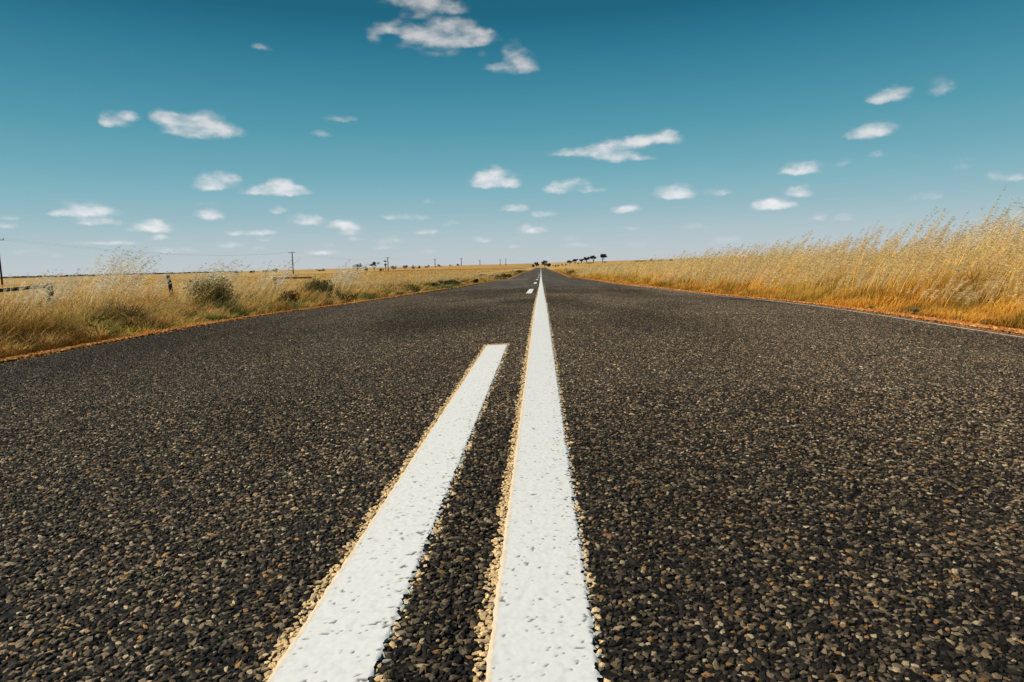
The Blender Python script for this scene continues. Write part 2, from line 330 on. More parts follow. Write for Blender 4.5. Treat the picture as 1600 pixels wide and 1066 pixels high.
for side in (-1, 1):
    e = RX0 if side < 0 else RX1
    sx_ = np.array([-.03, .02, .15, .3, .45, .6]); wv = 1 + (fbm(ry * .7, ry * 0 + side * 3 + 9, 31) - .5) * .7
    X = e + side * sx_[None] * wv[:, None]; Y = np.repeat(ry[:, None], len(sx_), 1)
    Z = zt(X, Y) + .006 + (fbm(X * 14, Y * 14, 5) - .5) * .012; Z[:, 0] = zt(X[:, 0], Y[:, 0]) - .02; Z[:, -1] -= .03
    q = grid_quads(len(ry), len(sx_))
    if side < 0: q = q[:, ::-1]
    tag(mesh_np('gravel_shoulder', np.stack([X, Y, Z], -1).reshape(-1, 3), quads=q, mat=M_SHOULDER, smooth=True), 'strip of orange dirt along the %s edge of the road' % ('left' if side < 0 else 'right'), 'road shoulder', kind='structure')

# ------------------------------------------------------------------ stones
ICO_V = []
ph = (1 + 5 ** .5) / 2
for a in (-1, 1):
    for b in (-ph, ph): ICO_V += [(a, b, 0), (0, a, b), (b, 0, a)]
ICO_V = np.array(ICO_V, float); ICO_V /= np.linalg.norm(ICO_V[0])
def hull_tris(V):
    from itertools import combinations
    T = []
    for i, j, k in combinations(range(len(V)), 3):
        n = np.cross(V[j] - V[i], V[k] - V[i]); s = (V - V[i]) @ n
        if (s < 1e-6).all(): T.append((i, j, k))
        elif (s > -1e-6).all(): T.append((i, k, j))
    return np.array(T)
ICO_T = hull_tris(ICO_V)
OCT_V = np.array([(1, 0, 0), (-1, 0, 0), (0, 1, 0), (0, -1, 0), (0, 0, 1), (0, 0, -1)], float); OCT_T = hull_tris(OCT_V)
def stones(P, size, shape, flat, jit=.42):
    BV, BT = shape; n = len(P); k = len(BV)
    V = BV[None] * (1 + (rng.random((n, k, 3)) - .5) * 2 * jit)
    s = np.stack([size * rng.uniform(.85, 1.65, n), size * rng.uniform(.6, 1.05, n), size * flat * rng.uniform(.7, 1.2, n)], -1)
    V = V * s[:, None]
    tl = rng.normal(0, .22, n); c, s_ = np.cos(tl)[:, None], np.sin(tl)[:, None]
    V = np.stack([V[..., 0] * c + V[..., 2] * s_, V[..., 1], -V[..., 0] * s_ + V[..., 2] * c], -1)
    an = rng.uniform(0, 2 * np.pi, n); c, s_ = np.cos(an)[:, None], np.sin(an)[:, None]
    V = np.stack([V[..., 0] * c - V[..., 1] * s_, V[..., 0] * s_ + V[..., 1] * c, V[..., 2]], -1)
    V = V + P[:, None]
    T = (BT[None] + (np.arange(n) * k)[:, None, None]).reshape(-1, 3)
    return V.reshape(-1, 3), T, k
LINES = [(-.0675, .0735, -8, 600), (-.337, -.204, -.3, 4.2), (-.327, -.194, 14.7, 19.2), (3.045, 3.11, -8, 24)]        # solid, near dash
def chip_palette(n):
    pal = np.array([(.012, .009, .007), (.032, .024, .017), (.084, .062, .039), (.19, .138, .082), (.27, .145, .055), (.38, .29, .18)])
    pr = np.array([.28, .28, .22, .155, .035, .03]); i = rng.choice(6, n, p=pr)
    return pal[i] * rng.uniform(.75, 1.3, (n, 1))
def chip_zone(y0, y1, sp, shape, size, soft=0.0):
    xx, yy = np.meshgrid(np.arange(-4.2, 4.2, sp), np.arange(y0, y1, sp * .9)); xx[1::2] += sp / 2
    x = xx.ravel(); y = yy.ravel()
    x = x + rng.uniform(-.42, .42, len(x)) * sp; y = y + rng.uniform(-.42, .42, len(x)) * sp
    keep = (np.abs(x) < .84 * y + .28) & (x > RX0 + .02) & (x < RX1 - .02)
    keep &= fbm(x * 22, y * 22, 41, 2) > .13
    if y1 > 15: keep &= rng.random(len(x)) > smooth(y, 11, 24)
    cream = np.zeros(len(x))
    for li, (a, b, c, d) in enumerate(LINES):
        inside = (x > a + .003) & (x < b - .003 - .009 * vnoise(y * 70, y * 0, 53)) & (y > c) & (y < d); keep &= ~inside
        if li > 1: continue
        out = (y < d + .05) & (y > c - .03)
        wl_ = .009 + .014 * vnoise(y * 60, y * 0, 51)
        cream = np.maximum(cream, np.where(out & (x > a - wl_) & (x <= a + .004), 1, 0))
        cream = np.maximum(cream, np.where(out & (x >= b - .004) & (x < b + .006 + .012 * vnoise(y * 40, y * 0, 52)), .45, 0))
        cream = np.maximum(cream, np.where((y >= d) & (y < d + .10) & (x > a - .02) & (x < b + .01), .9, 0))
    x, y, cream = x[keep], y[keep], cream[keep]; n = len(x)
    P = np.stack([x, y, zroad(x, y) + rng.uniform(-.0022, .0006, n) - .12 * (size - .0048)], -1)
    V, T, k = stones(P, size * rng.uniform(.6, 1.3, n), shape, .60)
    c = (chip_palette(n) * (1 - soft) + np.array([(.135, .104, .074)]) * soft) * (.62 + .80 * smooth(fbm(x * 1.0, y * .3, 61), .2, .8)[:, None])
    cr_ = np.array([(.74, .52, .27)]) * rng.uniform(.7, 1.15, (n, 1)); hit = (rng.random(n) < cream * .98)[:, None]
    c = np.where(hit, cr_, c)
    edge_ = np.zeros(n, bool)
    for (a, b, cc_, dd_) in LINES[:2]: edge_ |= (x > b - .014) & (x < b + .004) & (y > cc_) & (y < dd_)
    c = np.where((edge_ & (rng.random(n) < .42))[:, None], np.array([(.62, .60, .54)]) * rng.uniform(.7, 1.1, (n, 1)), c)
    return V, T, np.repeat(c, k, 0)
Vn, Tn, Cn = chip_zone(.45, 2.7, .0079, (ICO_V, ICO_T), .0048)
Vf, Tf, Cf = chip_zone(2.7, 6.6, .0088, (OCT_V, OCT_T), .0057, .14)
Vg, Tg, Cg = chip_zone(6.6, 10.5, .0130, (OCT_V, OCT_T), .0080, .30)
Vh, Th, Ch = chip_zone(10.5, 24, .0205, (OCT_V, OCT_T), .0115, .45)
o = mesh_np('road_chippings', np.concatenate([Vn, Vf, Vg, Vh]), tris=np.concatenate([Tn, Tf + len(Vn), Tg + len(Vn) + len(Vf), Th + len(Vn) + len(Vf) + len(Vg)]), mat=M_STONE, col=np.concatenate([Cn, Cf, Cg, Ch]))
tag(o, 'brown and grey stone chips bedded in the road seal', 'stone chippings', kind='stuff')

# loose orange gravel on the shoulders
def shoulder_gravel(side, n):
    y = np.exp(rng.uniform(np.log(2.6), np.log(45), n)); s = np.abs(rng.normal(.16, .15, n)); s = np.where(s > .5, s * .3, s)
    x = (RX0 - s - .0) if side < 0 else (RX1 + s + .0)
    P = np.stack([x, y, zt(x, y) + .012], -1)
    sz = rng.uniform(.006, .014, n) * np.clip(y / 9, 1, 2.5)
    V, T, k = stones(P, sz, (OCT_V, OCT_T), .7)
    pal = np.array([(.60, .25, .06), (.50, .19, .045), (.38, .13, .035), (.62, .36, .13), (.16, .08, .04)]); c = pal[rng.choice(5, n, p=[.3, .3, .2, .13, .07])] * rng.uniform(.8, 1.2, (n, 1))
    return V, T, np.repeat(c, k, 0)
for side in (-1, 1):
    V, T, c = shoulder_gravel(side, 26000)
    tag(mesh_np('gravel', V, tris=T, mat=M_GRAVEL, col=c), 'loose orange gravel along the %s edge of the road' % ('left' if side < 0 else 'right'), 'gravel', kind='stuff')

# ------------------------------------------------------------------ painted lines
def mat_paint():
    m, t, out = new_mat('road_paint'); ge = N(t, 'ShaderNodeNewGeometry'); P = ge.outputs['Position']
    n1 = N(t, 'ShaderNodeTexNoise'); n1.inputs['Scale'].default_value = 55; n1.inputs['Detail'].default_value = 5; t.links.new(P, n1.inputs['Vector'])
    r = N(t, 'ShaderNodeValToRGB'); setramp(r, [(.25, (.66, .65, .63)), (.45, (.765, .755, .735)), (.7, (.785, .775, .755))]); t.links.new(n1.outputs[0], r.inputs[0])
    at = N(t, 'ShaderNodeAttribute', attribute_name='wear'); mx = N(t, 'ShaderNodeMix', data_type='RGBA'); t.links.new(at.outputs['Fac'], mx.inputs[0]); t.links.new(r.outputs[0], mx.inputs[6]); mx.inputs[7].default_value = (.06, .05, .04, 1)
    ac = N(t, 'ShaderNodeAttribute', attribute_name='cream'); mc = N(t, 'ShaderNodeMix', data_type='RGBA'); t.links.new(ac.outputs['Fac'], mc.inputs[0]); t.links.new(mx.outputs[2], mc.inputs[6]); mc.inputs[7].default_value = (.76, .57, .35, 1)
    p = N(t, 'ShaderNodeBsdfPrincipled'); t.links.new(mc.outputs[2], p.inputs['Base Color']); p.inputs['Roughness'].default_value = .6; p.inputs['Specular IOR Level'].default_value = .25
    n2 = N(t, 'ShaderNodeTexVoronoi'); n2.feature = 'SMOOTH_F1'; n2.inputs['Scale'].default_value = 95; t.links.new(P, n2.inputs['Vector'])
    b = N(t, 'ShaderNodeBump', invert=True); b.inputs['Strength'].default_value = .06; b.inputs['Distance'].default_value = .002; t.links.new(n2.outputs['Distance'], b.inputs['Height']); t.links.new(b.outputs[0], p.inputs['Normal'])
    t.links.new(p.outputs[0], out.inputs[0]); return m
M_PAINT = mat_paint()
def paint(name, a, b, y0, y1, label, fine=True, lift=.0040, cream=True, group=None):
    pieces = []
    yc = y0
    if fine and y0 < 6:
        ylist = np.arange(max(y0, .4), min(y1, 6.4), .0032); pieces.append((ylist, int((b - a) / .0032)))
        if y0 < .4: pieces.append((np.arange(y0, .4001, .05), 6))
        if y1 > 6.4: pieces.append((np.concatenate([np.arange(ylist[-1], min(60, y1), .15), np.geomspace(60, y1, 60) if y1 > 60 else [min(y1, 60)]]), 8))
    else: pieces.append((np.linspace(y0, y1, max(4, int((y1 - y0) / .1))) if y1 - y0 < 60 else np.concatenate([np.arange(y0, 60, .15), np.geomspace(60, y1, 60)]), 8))
    VV, QQ, WW, CC, off = [], [], [], [], 0
    for yl, nc in pieces:
        u = np.linspace(0, 1, nc + 1); ed = (fbm(yl * 60, yl * 0, 71, 2) - .5) * .006; er = (fbm(yl * 110, yl * 0 + a, 72, 2) - .5) * .016 - .002
        X = a + ed[:, None] + ((b - a) + (er - ed)[:, None]) * u[None]; Y = np.repeat(yl[:, None], nc + 1, 1)
        de = np.minimum(X - a, b - X); de = np.minimum(de, y1 - Y) if y1 < 500 else de
        nn = vnoise(X * 230, Y * 170, 81); n2 = vnoise(X * 70, Y * 60, 83)
        bias = smooth(X, a + .6 * (b - a), b)                      # thinner paint towards the right
        wr = smooth(nn * .80 + n2 * .20 + .09 * bias, .815, .865) * (nc > 10)
        Z = zroad(X, Y) + lift - .0026 * (1 - smooth(de, 0, .004)) + (.0007 * (nn - .5) + .0003 * (n2 - .5)) * (nc > 10) - .0016 * wr
        cr1 = (1 - smooth(X - a + .006 * (nn - .5), .004, .011)) * (.85 if cream else 0)
        VV.append(np.stack([X, Y, Z], -1).reshape(-1, 3)); QQ.append(grid_quads(len(yl), nc + 1) + off); WW.append(wr.ravel() * .85); CC.append(cr1.ravel()); off += X.size
    o = mesh_np(name, np.concatenate(VV), quads=np.concatenate(QQ), mat=M_PAINT, smooth=True, attrs={'wear': np.concatenate(WW), 'cream': np.concatenate(CC)})
    tag(o, label, 'road marking', group, 'structure'); return o
paint('centre_line', *LINES[0], 'solid white centre line running to the vanishing point')
paint('dashed_line', *LINES[1], 'nearest white dash left of the solid centre line')
wn_ = ['second', 'third', 'fourth', 'fifth', 'sixth', 'seventh', 'eighth']
for k in range(7):
    y0 = 14.7 + 15 * k; paint('dashed_line', -.327, -.194, y0, y0 + 4.5, '%s white dash left of the solid centre line' % wn_[k], fine=False, cream=False)
e_ = paint('edge_line', 3.068, 3.098, -8, 24, 'thin dull white line along the right edge of the road', fine=False, lift=.0055, cream=False); e_.data.materials[0] = mat_noise('dull_paint', (.20, .18, .15), (.52, .50, .46), 22, .8)
# pale repair patch and a stray scraped line further on
def sheet(name, a, b, y0, y1, mat, lift, label):
    yl = np.linspace(y0, y1, 40); u = np.linspace(0, 1, 10)
    ea = (fbm(yl * .9, yl * 0, 91) - .5) * .5; fade = 1 - .75 * smooth(np.abs((yl - (y0 + y1) / 2) / (y1 - y0) * 2), .6, 1)
    A = a; B = a + (b - a) * fade + ea * (b - a) * .2
    X = A + (B - A)[:, None] * u[None]; Y = np.repeat(yl[:, None], 10, 1)
    o = mesh_np(name, np.stack([X, Y, zroad(X, Y) + lift], -1).reshape(-1, 3), quads=grid_quads(40, 10), mat=mat)
    return tag(o, label, 'road patch', kind='structure')
M_PATCH = mat_noise('worn_seal', (.10, .082, .066), (.19, .15, .12), 30, .85, .2)
sheet('road_patch', -3.25, -1.0, 47, 58, M_PATCH, .004, 'pale worn patch on the left lane of the road')
M_SCRAPE = mat_noise('old_paint', (.16, .14, .10), (.42, .36, .25), 14, .8)
sheet('old_line', .105, .125, 12.5, 30, M_SCRAPE, .004, 'faint remains of an older line beside the solid line')

# ------------------------------------------------------------------ grass
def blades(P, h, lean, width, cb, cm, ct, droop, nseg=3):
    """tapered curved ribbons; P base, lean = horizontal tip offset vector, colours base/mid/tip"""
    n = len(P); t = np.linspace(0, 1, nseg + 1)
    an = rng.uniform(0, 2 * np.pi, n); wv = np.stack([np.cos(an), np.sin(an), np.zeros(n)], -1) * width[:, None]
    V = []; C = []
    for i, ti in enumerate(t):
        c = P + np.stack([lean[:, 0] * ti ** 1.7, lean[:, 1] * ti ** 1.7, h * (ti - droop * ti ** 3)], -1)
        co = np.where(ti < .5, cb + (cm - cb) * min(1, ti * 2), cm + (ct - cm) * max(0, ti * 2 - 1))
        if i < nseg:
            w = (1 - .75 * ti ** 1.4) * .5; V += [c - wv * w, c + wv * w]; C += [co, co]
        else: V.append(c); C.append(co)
    k = 2 * nseg + 1
    V = np.stack(V, 1); C = np.stack(C, 1); b = (np.arange(n) * k)[:, None]
    Q = [b + np.array([[2 * i, 2 * i + 1, 2 * i + 3, 2 * i + 2]]) for i in range(nseg - 1)]
    T = b + np.array([[2 * nseg - 2, 2 * nseg - 1, 2 * nseg]])
    return V.reshape(-1, 3), C.reshape(-1, 3), T, np.concatenate(Q, 0) if Q else None
def heads(P, h, lean, n_sp, size, col, droop, t0=.68, spread=.05):
    """drooping spikelets of wild oats round the top of each stalk"""
    n = len(P); V = []; C = []
    for j in range(n_sp):
        ti = t0 + (1 - t0) * (j + rng.random(n)) / n_sp
        c = P + np.stack([lean[:, 0] * ti ** 1.7, lean[:, 1] * ti ** 1.7, h * (ti - droop * ti ** 3)], -1)
        sd_ = spread * (1.25 - ti) / (1.25 - t0) * size / .02
        off = rng.normal(0, 1, (n, 3)) * sd_[:, None] * np.array([1, 1, .5]); off[:, 0] += .5 * sd_
        c = c + off
        d = np.stack([lean[:, 0] * .5 + .35 * h, lean[:, 1] * .5, -.15 * h], -1) + rng.normal(0, .17, (n, 3)) * h[:, None]; d /= np.linalg.norm(d, axis=1)[:, None]
        s = rng.normal(0, 1, (n, 3)); s = np.cross(d, s); s /= np.linalg.norm(s, axis=1)[:, None]
        L_ = (size * rng.uniform(.7, 1.3, n))[:, None]
        V += [c - d * L_, c + s * L_ * .15, c + d * L_, c - s * L_ * .15]; cc = col * rng.uniform(.7, 1.2, (n, 1)); C += [cc] * 4
    V = np.stack(V, 1); C = np.stack(C, 1); b = (np.arange(n) * 4 * n_sp)[:, None]
    Q = np.concatenate([b + np.array([[4 * j, 4 * j + 1, 4 * j + 2, 4 * j + 3]]) for j in range(n_sp)])
    return V.reshape(-1, 3), C.reshape(-1, 3), None, Q
def leaf_cloud(centres, radii, n, size, c1, c2, squash=1.0, hang=0):
    """n leaf-shaped quads spread through soft ellipsoid lobes"""
    centres = np.array(centres, float); radii = np.array(radii, float); i = rng.integers(0, len(centres), n)
    d = rng.normal(0, 1, (n, 3)); d /= np.linalg.norm(d, axis=1)[:, None]; rr = rng.random(n) ** .42
    P = centres[i] + d * rr[:, None] * radii[i]
    a = rng.normal(0, 1, (n, 3)); a[:, 2] += hang; a /= np.linalg.norm(a, axis=1)[:, None]; b = np.cross(a, rng.normal(0, 1, (n, 3))); b /= np.linalg.norm(b, axis=1)[:, None]
    L_ = (size * rng.uniform(.6, 1.4, n))[:, None]
    V = np.stack([P - a * L_, P + b * L_ * .42, P + a * L_, P - b * L_ * .42], 1).reshape(-1, 3)
    cc = np.array([c1]) + (np.array([c2]) - np.array([c1])) * rng.random((n, 1)) ; C = np.repeat(cc * rng.uniform(.8, 1.2, (n, 1)), 4, 0)
    return V, C, None, (np.arange(n) * 4)[:, None] + np.arange(4)[None]
class Acc:
    def __init__(s): s.V = []; s.C = []; s.T = []; s.Q = []; s.o = 0
    def add(s, r):
        V, C, T, Q = r
        s.V.append(V); s.C.append(C)
        if T is not None: s.T.append(T + s.o)
        if Q is not None: s.Q.append(Q + s.o)
        s.o += len(V)
    def build(s, name, mat, parent=None):
        return mesh_np(name, np.concatenate(s.V), tris=np.concatenate(s.T) if s.T else None, quads=np.concatenate(s.Q) if s.Q else None, mat=mat, col=np.concatenate(s.C), parent=parent)
def sample(n, x0, x1, y0, y1, p=1.7, side=1):
    """points in a strip beside the road, thinning out with distance"""
    a = 1 - p + .0001
    u = rng.random(n * 2); y = (y0 ** a + u * (y1 ** a - y0 ** a)) ** (1 / a)
    x = rng.uniform(x0, x1, n * 2) * side
    x = x + (.15 if side > 0 else -.25) * (x0 < 6 or True)
    k = np.abs(x) < .88 * y + 1.0
    return x[k][:n], y[k][:n]
def tone(n, c, v=.18): return np.array([c]) * rng.uniform(1 - v, 1 + v, (n, 1)) * rng.uniform(.94, 1.06, (n, 3))
def lerp(a, b, t): return a + (b - a) * t[:, None]

# right bank
def right_grass():
    A = Acc()
    # thick understorey
    for (n, x0, x1, y0, y1, p) in [(140000, 3.42, 6.6, 3.2, 60, 1.55), (26000, 3.5, 8, 25, 220, 1.3)]:
        x, y = sample(n, x0, x1, y0, y1, p); n = len(x); d = np.hypot(x, y); s = x - RX1
        ramp_ = smooth(s, .2, 1.5); cl = smooth(fbm(x * 1.6, y * 1.3, 11), .2, .8)
        h = (.07 + .30 * ramp_) * (.55 + .8 * cl) * rng.uniform(.55, 1.3, n)
        ln = np.stack([h * rng.normal(.38, .28, n), h * rng.normal(0, .28, n)], -1)
        w = (.0032 + .00062 * d) * rng.uniform(.6, 1.3, n)
        gr = (smooth(fbm(x * .9 + 5, y * .6, 12), .52, .70) * (1 - .7 * smooth(s, .6, 2.2)) * .5)
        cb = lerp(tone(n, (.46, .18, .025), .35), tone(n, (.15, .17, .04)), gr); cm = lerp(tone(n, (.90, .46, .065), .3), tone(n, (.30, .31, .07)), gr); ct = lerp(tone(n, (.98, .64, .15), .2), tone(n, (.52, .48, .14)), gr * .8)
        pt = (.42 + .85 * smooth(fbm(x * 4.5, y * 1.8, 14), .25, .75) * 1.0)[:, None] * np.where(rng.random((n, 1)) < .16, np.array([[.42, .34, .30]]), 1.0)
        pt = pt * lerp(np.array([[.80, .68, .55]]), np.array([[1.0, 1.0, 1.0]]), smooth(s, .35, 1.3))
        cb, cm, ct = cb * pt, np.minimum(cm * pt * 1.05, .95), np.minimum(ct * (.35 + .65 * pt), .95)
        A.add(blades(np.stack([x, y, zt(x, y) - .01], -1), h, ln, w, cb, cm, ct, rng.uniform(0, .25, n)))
    # stalks
    for (n, x0, x1, y0, y1, p, nsp) in [(9500, 3.9, 8.5, 3.6, 26, 1.5, 34), (9000, 4.2, 9.5, 20, 90, 1.4, 8)]:
        x, y = sample(n, x0, x1, y0, y1, p); n = len(x); d = np.hypot(x, y); s = x - RX1
        cl = smooth(fbm(x * 1.5, y * 1.1, 13), .25, .75); h = (.36 + .36 * smooth(s, .5, 1.8)) * (.60 + .66 * cl) * (.60 + .98 * rng.random(n) ** 2.2)
        ln = np.stack([h * rng.normal(.42, .13, n), h * rng.normal(.02, .13, n)], -1); w = .0030 + .00058 * d
        P = np.stack([x, y, zt(x, y)], -1); dr = rng.uniform(.02, .14, n)
        A.add(blades(P, h, ln, w, tone(n, (.74, .36, .06)), tone(n, (.96, .62, .15)), tone(n, (.98, .72, .27)), dr, 4))
        A.add(heads(P, h, ln, nsp, .011 + .0010 * d, tone(n, (.98, .80, .46), .12), dr, .60, .009))
    # paddock crop behind
    for (n, x0, x1, y0, y1, p) in [(50000, 6.5, 26, 6, 160, 1.5), (16000, 20, 120, 30, 420, 1.2)]:
        x, y = sample(n, x0, x1, y0, y1, p); n = len(x); d = np.hypot(x, y)
        h = rng.uniform(.20, .46, n) * (.8 + .4 * fbm(x * .2, y * .2, 15)); ln = np.stack([h * rng.normal(.4, .2, n), h * rng.normal(0, .2, n)], -1); w = .005 + .0009 * d
        A.add(blades(np.stack([x, y, zt(x, y) - .01], -1), h, ln, w, tone(n, (.50, .27, .06)), tone(n, (.80, .48, .12)), tone(n, (.90, .62, .22)), rng.uniform(0, .2, n)))
    return A.build('tall_grass', M_GRASS)
tag(right_grass(), 'tall golden wild oats leaning in the wind on the right bank', 'grass', kind='stuff')

def left_grass():
    A = Acc()
    for (n, x0, x1, y0, y1, p) in [(105000, 3.5, 8.5, 3.2, 70, 1.5), (26000, 3.6, 9.5, 25, 230, 1.25)]:
        x, y = sample(n, x0, x1, y0, y1, p, -1); n = len(x); d = np.hypot(x, y); s = RX0 - x
        cl = fbm(x * 1.5, y * .9, 16); cl = smooth(cl, .15, .85); h = (.06 + .34 * smooth(s, .2, 1.8)) * (.35 + 1.05 * cl) * rng.uniform(.5, 1.35, n)
        ln = np.stack([h * rng.normal(.30, .40, n), h * rng.normal(0, .40, n)], -1); w = (.0034 + .0006 * d) * rng.uniform(.6, 1.3, n)
        gr = .55 * smooth(fbm(x * .9 + 3, y * .7, 17) + .10 * (1 - smooth(s, .5, 1.5)), .54, .72) * (1 - .8 * smooth(s, 1.4, 2.8))
        gr = np.clip(gr + .75 * smooth(y, 11, 24) * (1 - smooth(s, .5, 1.9)) * smooth(fbm(x * 2, y * .5, 27), .25, .6), 0, 1)
        br = smooth(fbm(x * .8 + 31, y * .6, 18), .48, .62)[:, None]
        cb = lerp(tone(n, (.42, .18, .035), .4), tone(n, (.10, .13, .03)), gr); cm = lerp(tone(n, (.72, .38, .07), .35), tone(n, (.24, .27, .06)), gr); ct = lerp(tone(n, (.90, .58, .17), .25), tone(n, (.48, .48, .14)), gr)
        dk = np.array([(.50, .36, .30)]); cb, cm, ct = [c * (1 - br) + c * dk * br for c in (cb, cm, ct)]
        pt = (.34 + .92 * smooth(fbm(x * 3.2, y * 1.7, 24), .28, .72))[:, None] * np.where(rng.random((n, 1)) < .2, np.array([[.36, .28, .24]]), 1.0)
        cb, cm, ct = cb * pt, np.minimum(cm * pt * 1.05, .95), np.minimum(ct * (.6 + .4 * pt), .95)
        A.add(blades(np.stack([x, y, zt(x, y) - .01], -1), h, ln, w, cb, cm, ct, rng.uniform(.05, .4, n)))
    # tussocks of arching blades
    nt = 1700; tx, ty = sample(nt, 3.8, 9.5, 4.0, 60, 1.35, -1); nt = len(tx)
    m = 85; x = np.repeat(tx, m) + rng.normal(0, .05, nt * m); y = np.repeat(ty, m) + rng.normal(0, .05, nt * m); n = len(x); d = np.hypot(x, y)
    hs = np.repeat(rng.uniform(.20, .54, nt) * (.45 + .55 * smooth(tx * -1, 4.1, 5.0)), m); h = hs * rng.uniform(.6, 1.1, n); an = rng.uniform(0, 6.28, n); rr = h * rng.uniform(.25, 1.0, n)
    ln = np.stack([np.cos(an) * rr + .15 * h, np.sin(an) * rr], -1)
    kind = np.repeat(rng.random(nt), m); k1 = (kind < .24).astype(float); k2 = ((kind > .85)).astype(float)
    def pick(g, o, b): return lerp(lerp(tone(n, g), tone(n, o), k1), tone(n, b), k2)
    A.add(blades(np.stack([x, y, zt(x, y) - .01], -1), h, ln, .003 + .0005 * d, pick((.36, .18, .05), (.09, .10, .025), (.08, .035, .014)), pick((.72, .42, .11), (.24, .24, .06), (.28, .13, .045)), pick((.95, .68, .29), (.50, .45, .15), (.60, .34, .12)), rng.uniform(.1, .6, n)))
    # low scrubby weeds, brown and olive, tangled in the grass
    sxx, syy = sample(95, 3.95, 8.5, 4.6, 48, 1.3, -1)
    for cx, cy in zip(sxx, syy):
        d = math.hypot(cx, cy); g = float(zt(cx, cy)); k = int(rng.integers(3, 7)); q = rng.random()
        W_ = rng.uniform(.12, .34) * (1 + .02 * d); H_ = rng.uniform(.10, .27) * (1 + .01 * d)
        cs2_ = [(cx + rng.normal(0, W_ * .6), cy + rng.normal(0, W_ * .6), g + H_ * rng.uniform(.3, .9)) for _ in range(k)]
        rs2_ = [(W_ * rng.uniform(.3, .6), W_ * rng.uniform(.3, .6), H_ * rng.uniform(.3, .6)) for _ in range(k)]
        c1_, c2_ = ((.035, .022, .012), (.13, .075, .03)) if q < .5 else (((.04, .05, .014), (.14, .14, .04)) if q < .82 else ((.20, .12, .04), (.48, .32, .12)))
        A.add(leaf_cloud(cs2_, rs2_, 620, .009 + .0009 * d, c1_, c2_, hang=.8))
    # stalks with heads
    for (n, x0, x1, y0, y1, p, nsp) in [(6000, 4.6, 10.5, 4.5, 40, 1.4, 12), (7000, 4.6, 12, 25, 110, 1.3, 5)]:
        x, y = sample(n, x0, x1, y0, y1, p, -1); n = len(x); d = np.hypot(x, y)
        cl = smooth(fbm(x * .9, y * .7, 19), .40, .72); h = (.30 + .40 * cl) * (.62 + .75 * rng.random(n) ** 1.6) * np.where((x < -5.2) & (y < 13), .72, 1)
        ln = np.stack([h * rng.normal(.42, .16, n), h * rng.normal(.02, .16, n)], -1); P = np.stack([x, y, zt(x, y)], -1); dr = rng.uniform(.04, .2, n)
        A.add(blades(P, h, ln, .002 + .0004 * d, tone(n, (.52, .29, .07)), tone(n, (.82, .54, .16)), tone(n, (.95, .72, .33)), dr, 4))
        A.add(heads(P, h, ln, nsp, .012 + .0010 * d, tone(n, (.96, .73, .36), .2), dr, .60, .012))
    for (n, x0, x1, y0, y1, p) in [(46000, 8, 40, 8, 170, 1.4), (16000, 20, 170, 40, 460, 1.15)]:
        x, y = sample(n, x0, x1, y0, y1, p, -1); n = len(x); d = np.hypot(x, y)
        h = rng.uniform(.22, .46, n) * (.7 + .6 * fbm(x * .25, y * .2, 15)); ln = np.stack([h * rng.normal(.35, .3, n), h * rng.normal(0, .3, n)], -1)
        A.add(blades(np.stack([x, y, zt(x, y) - .01], -1), h, ln, .005 + .0009 * d, tone(n, (.42, .23, .06)), tone(n, (.64, .40, .12)), tone(n, (.80, .56, .22)), rng.uniform(0, .3, n)))
    return A.build('verge_grass', M_GRASS)
tag(left_grass(), 'mixed dry grass, weeds and tussocks on the left verge', 'grass', kind='stuff')

# hand-placed tall tufts that stand against the sky on the left, found by their bearing from the road
def ray(px, d):
    c = np.array([px - 800.0, 533.0 - 430, -F]); w = M3 @ c; return CAMLOC[0] + w[0] / w[1] * d, d
def tuft(px, d, n, hmin, hmax, label, green=0, sp=.16):
    cx, cy = ray(px, d); A = Acc(); x = cx + rng.normal(0, sp, n); y = cy + rng.normal(0, sp, n); h = rng.uniform(hmin, hmax, n)
    ln = np.stack([h * rng.normal(.5, .16, n), h * rng.normal(0, .16, n)], -1); P = np.stack([x, y, zt(x, y)], -1); dr = rng.uniform(.04, .2, n)
    A.add(blades(P, h, ln, np.full(n, .0034 + .0006 * d), tone(n, (.52, .34, .12)), tone(n, (.80, .62, .30)), tone(n, (.95, .84, .58)), dr, 4))
    A.add(heads(P, h, ln, 34, .014 + .0010 * d, tone(n, (.97, .90, .72), .2), dr, .50, .017))
    o = A.build('grass_tuft', M_GRASS); tag(o, label, 'grass tuft', 'tall oat tufts against the sky')
tuft(140, 8.5, 70, .85, 1.16, 'tallest pale oat tuft against the sky, right of the timber rail')
tuft(60, 9, 34, .75, .98, 'thin wispy oat tuft above the timber rail')
tuft(5, 9, 26, .8, 1.0, 'wispy oat tuft in front of the nearest power pole')
tuft(212, 11, 16, .75, .98, 'sparse oat tuft left of the leaning fence post')
tuft(305, 10, 55, .72, 1.0, 'pale oat tuft just above the olive bush')
tuft(412, 13, 24, .85, 1.1, 'oat tuft left of the far power pole by the fence rail')
tuft(522, 15, 30, .75, 1.05, 'oat tuft right of the dark green bush')

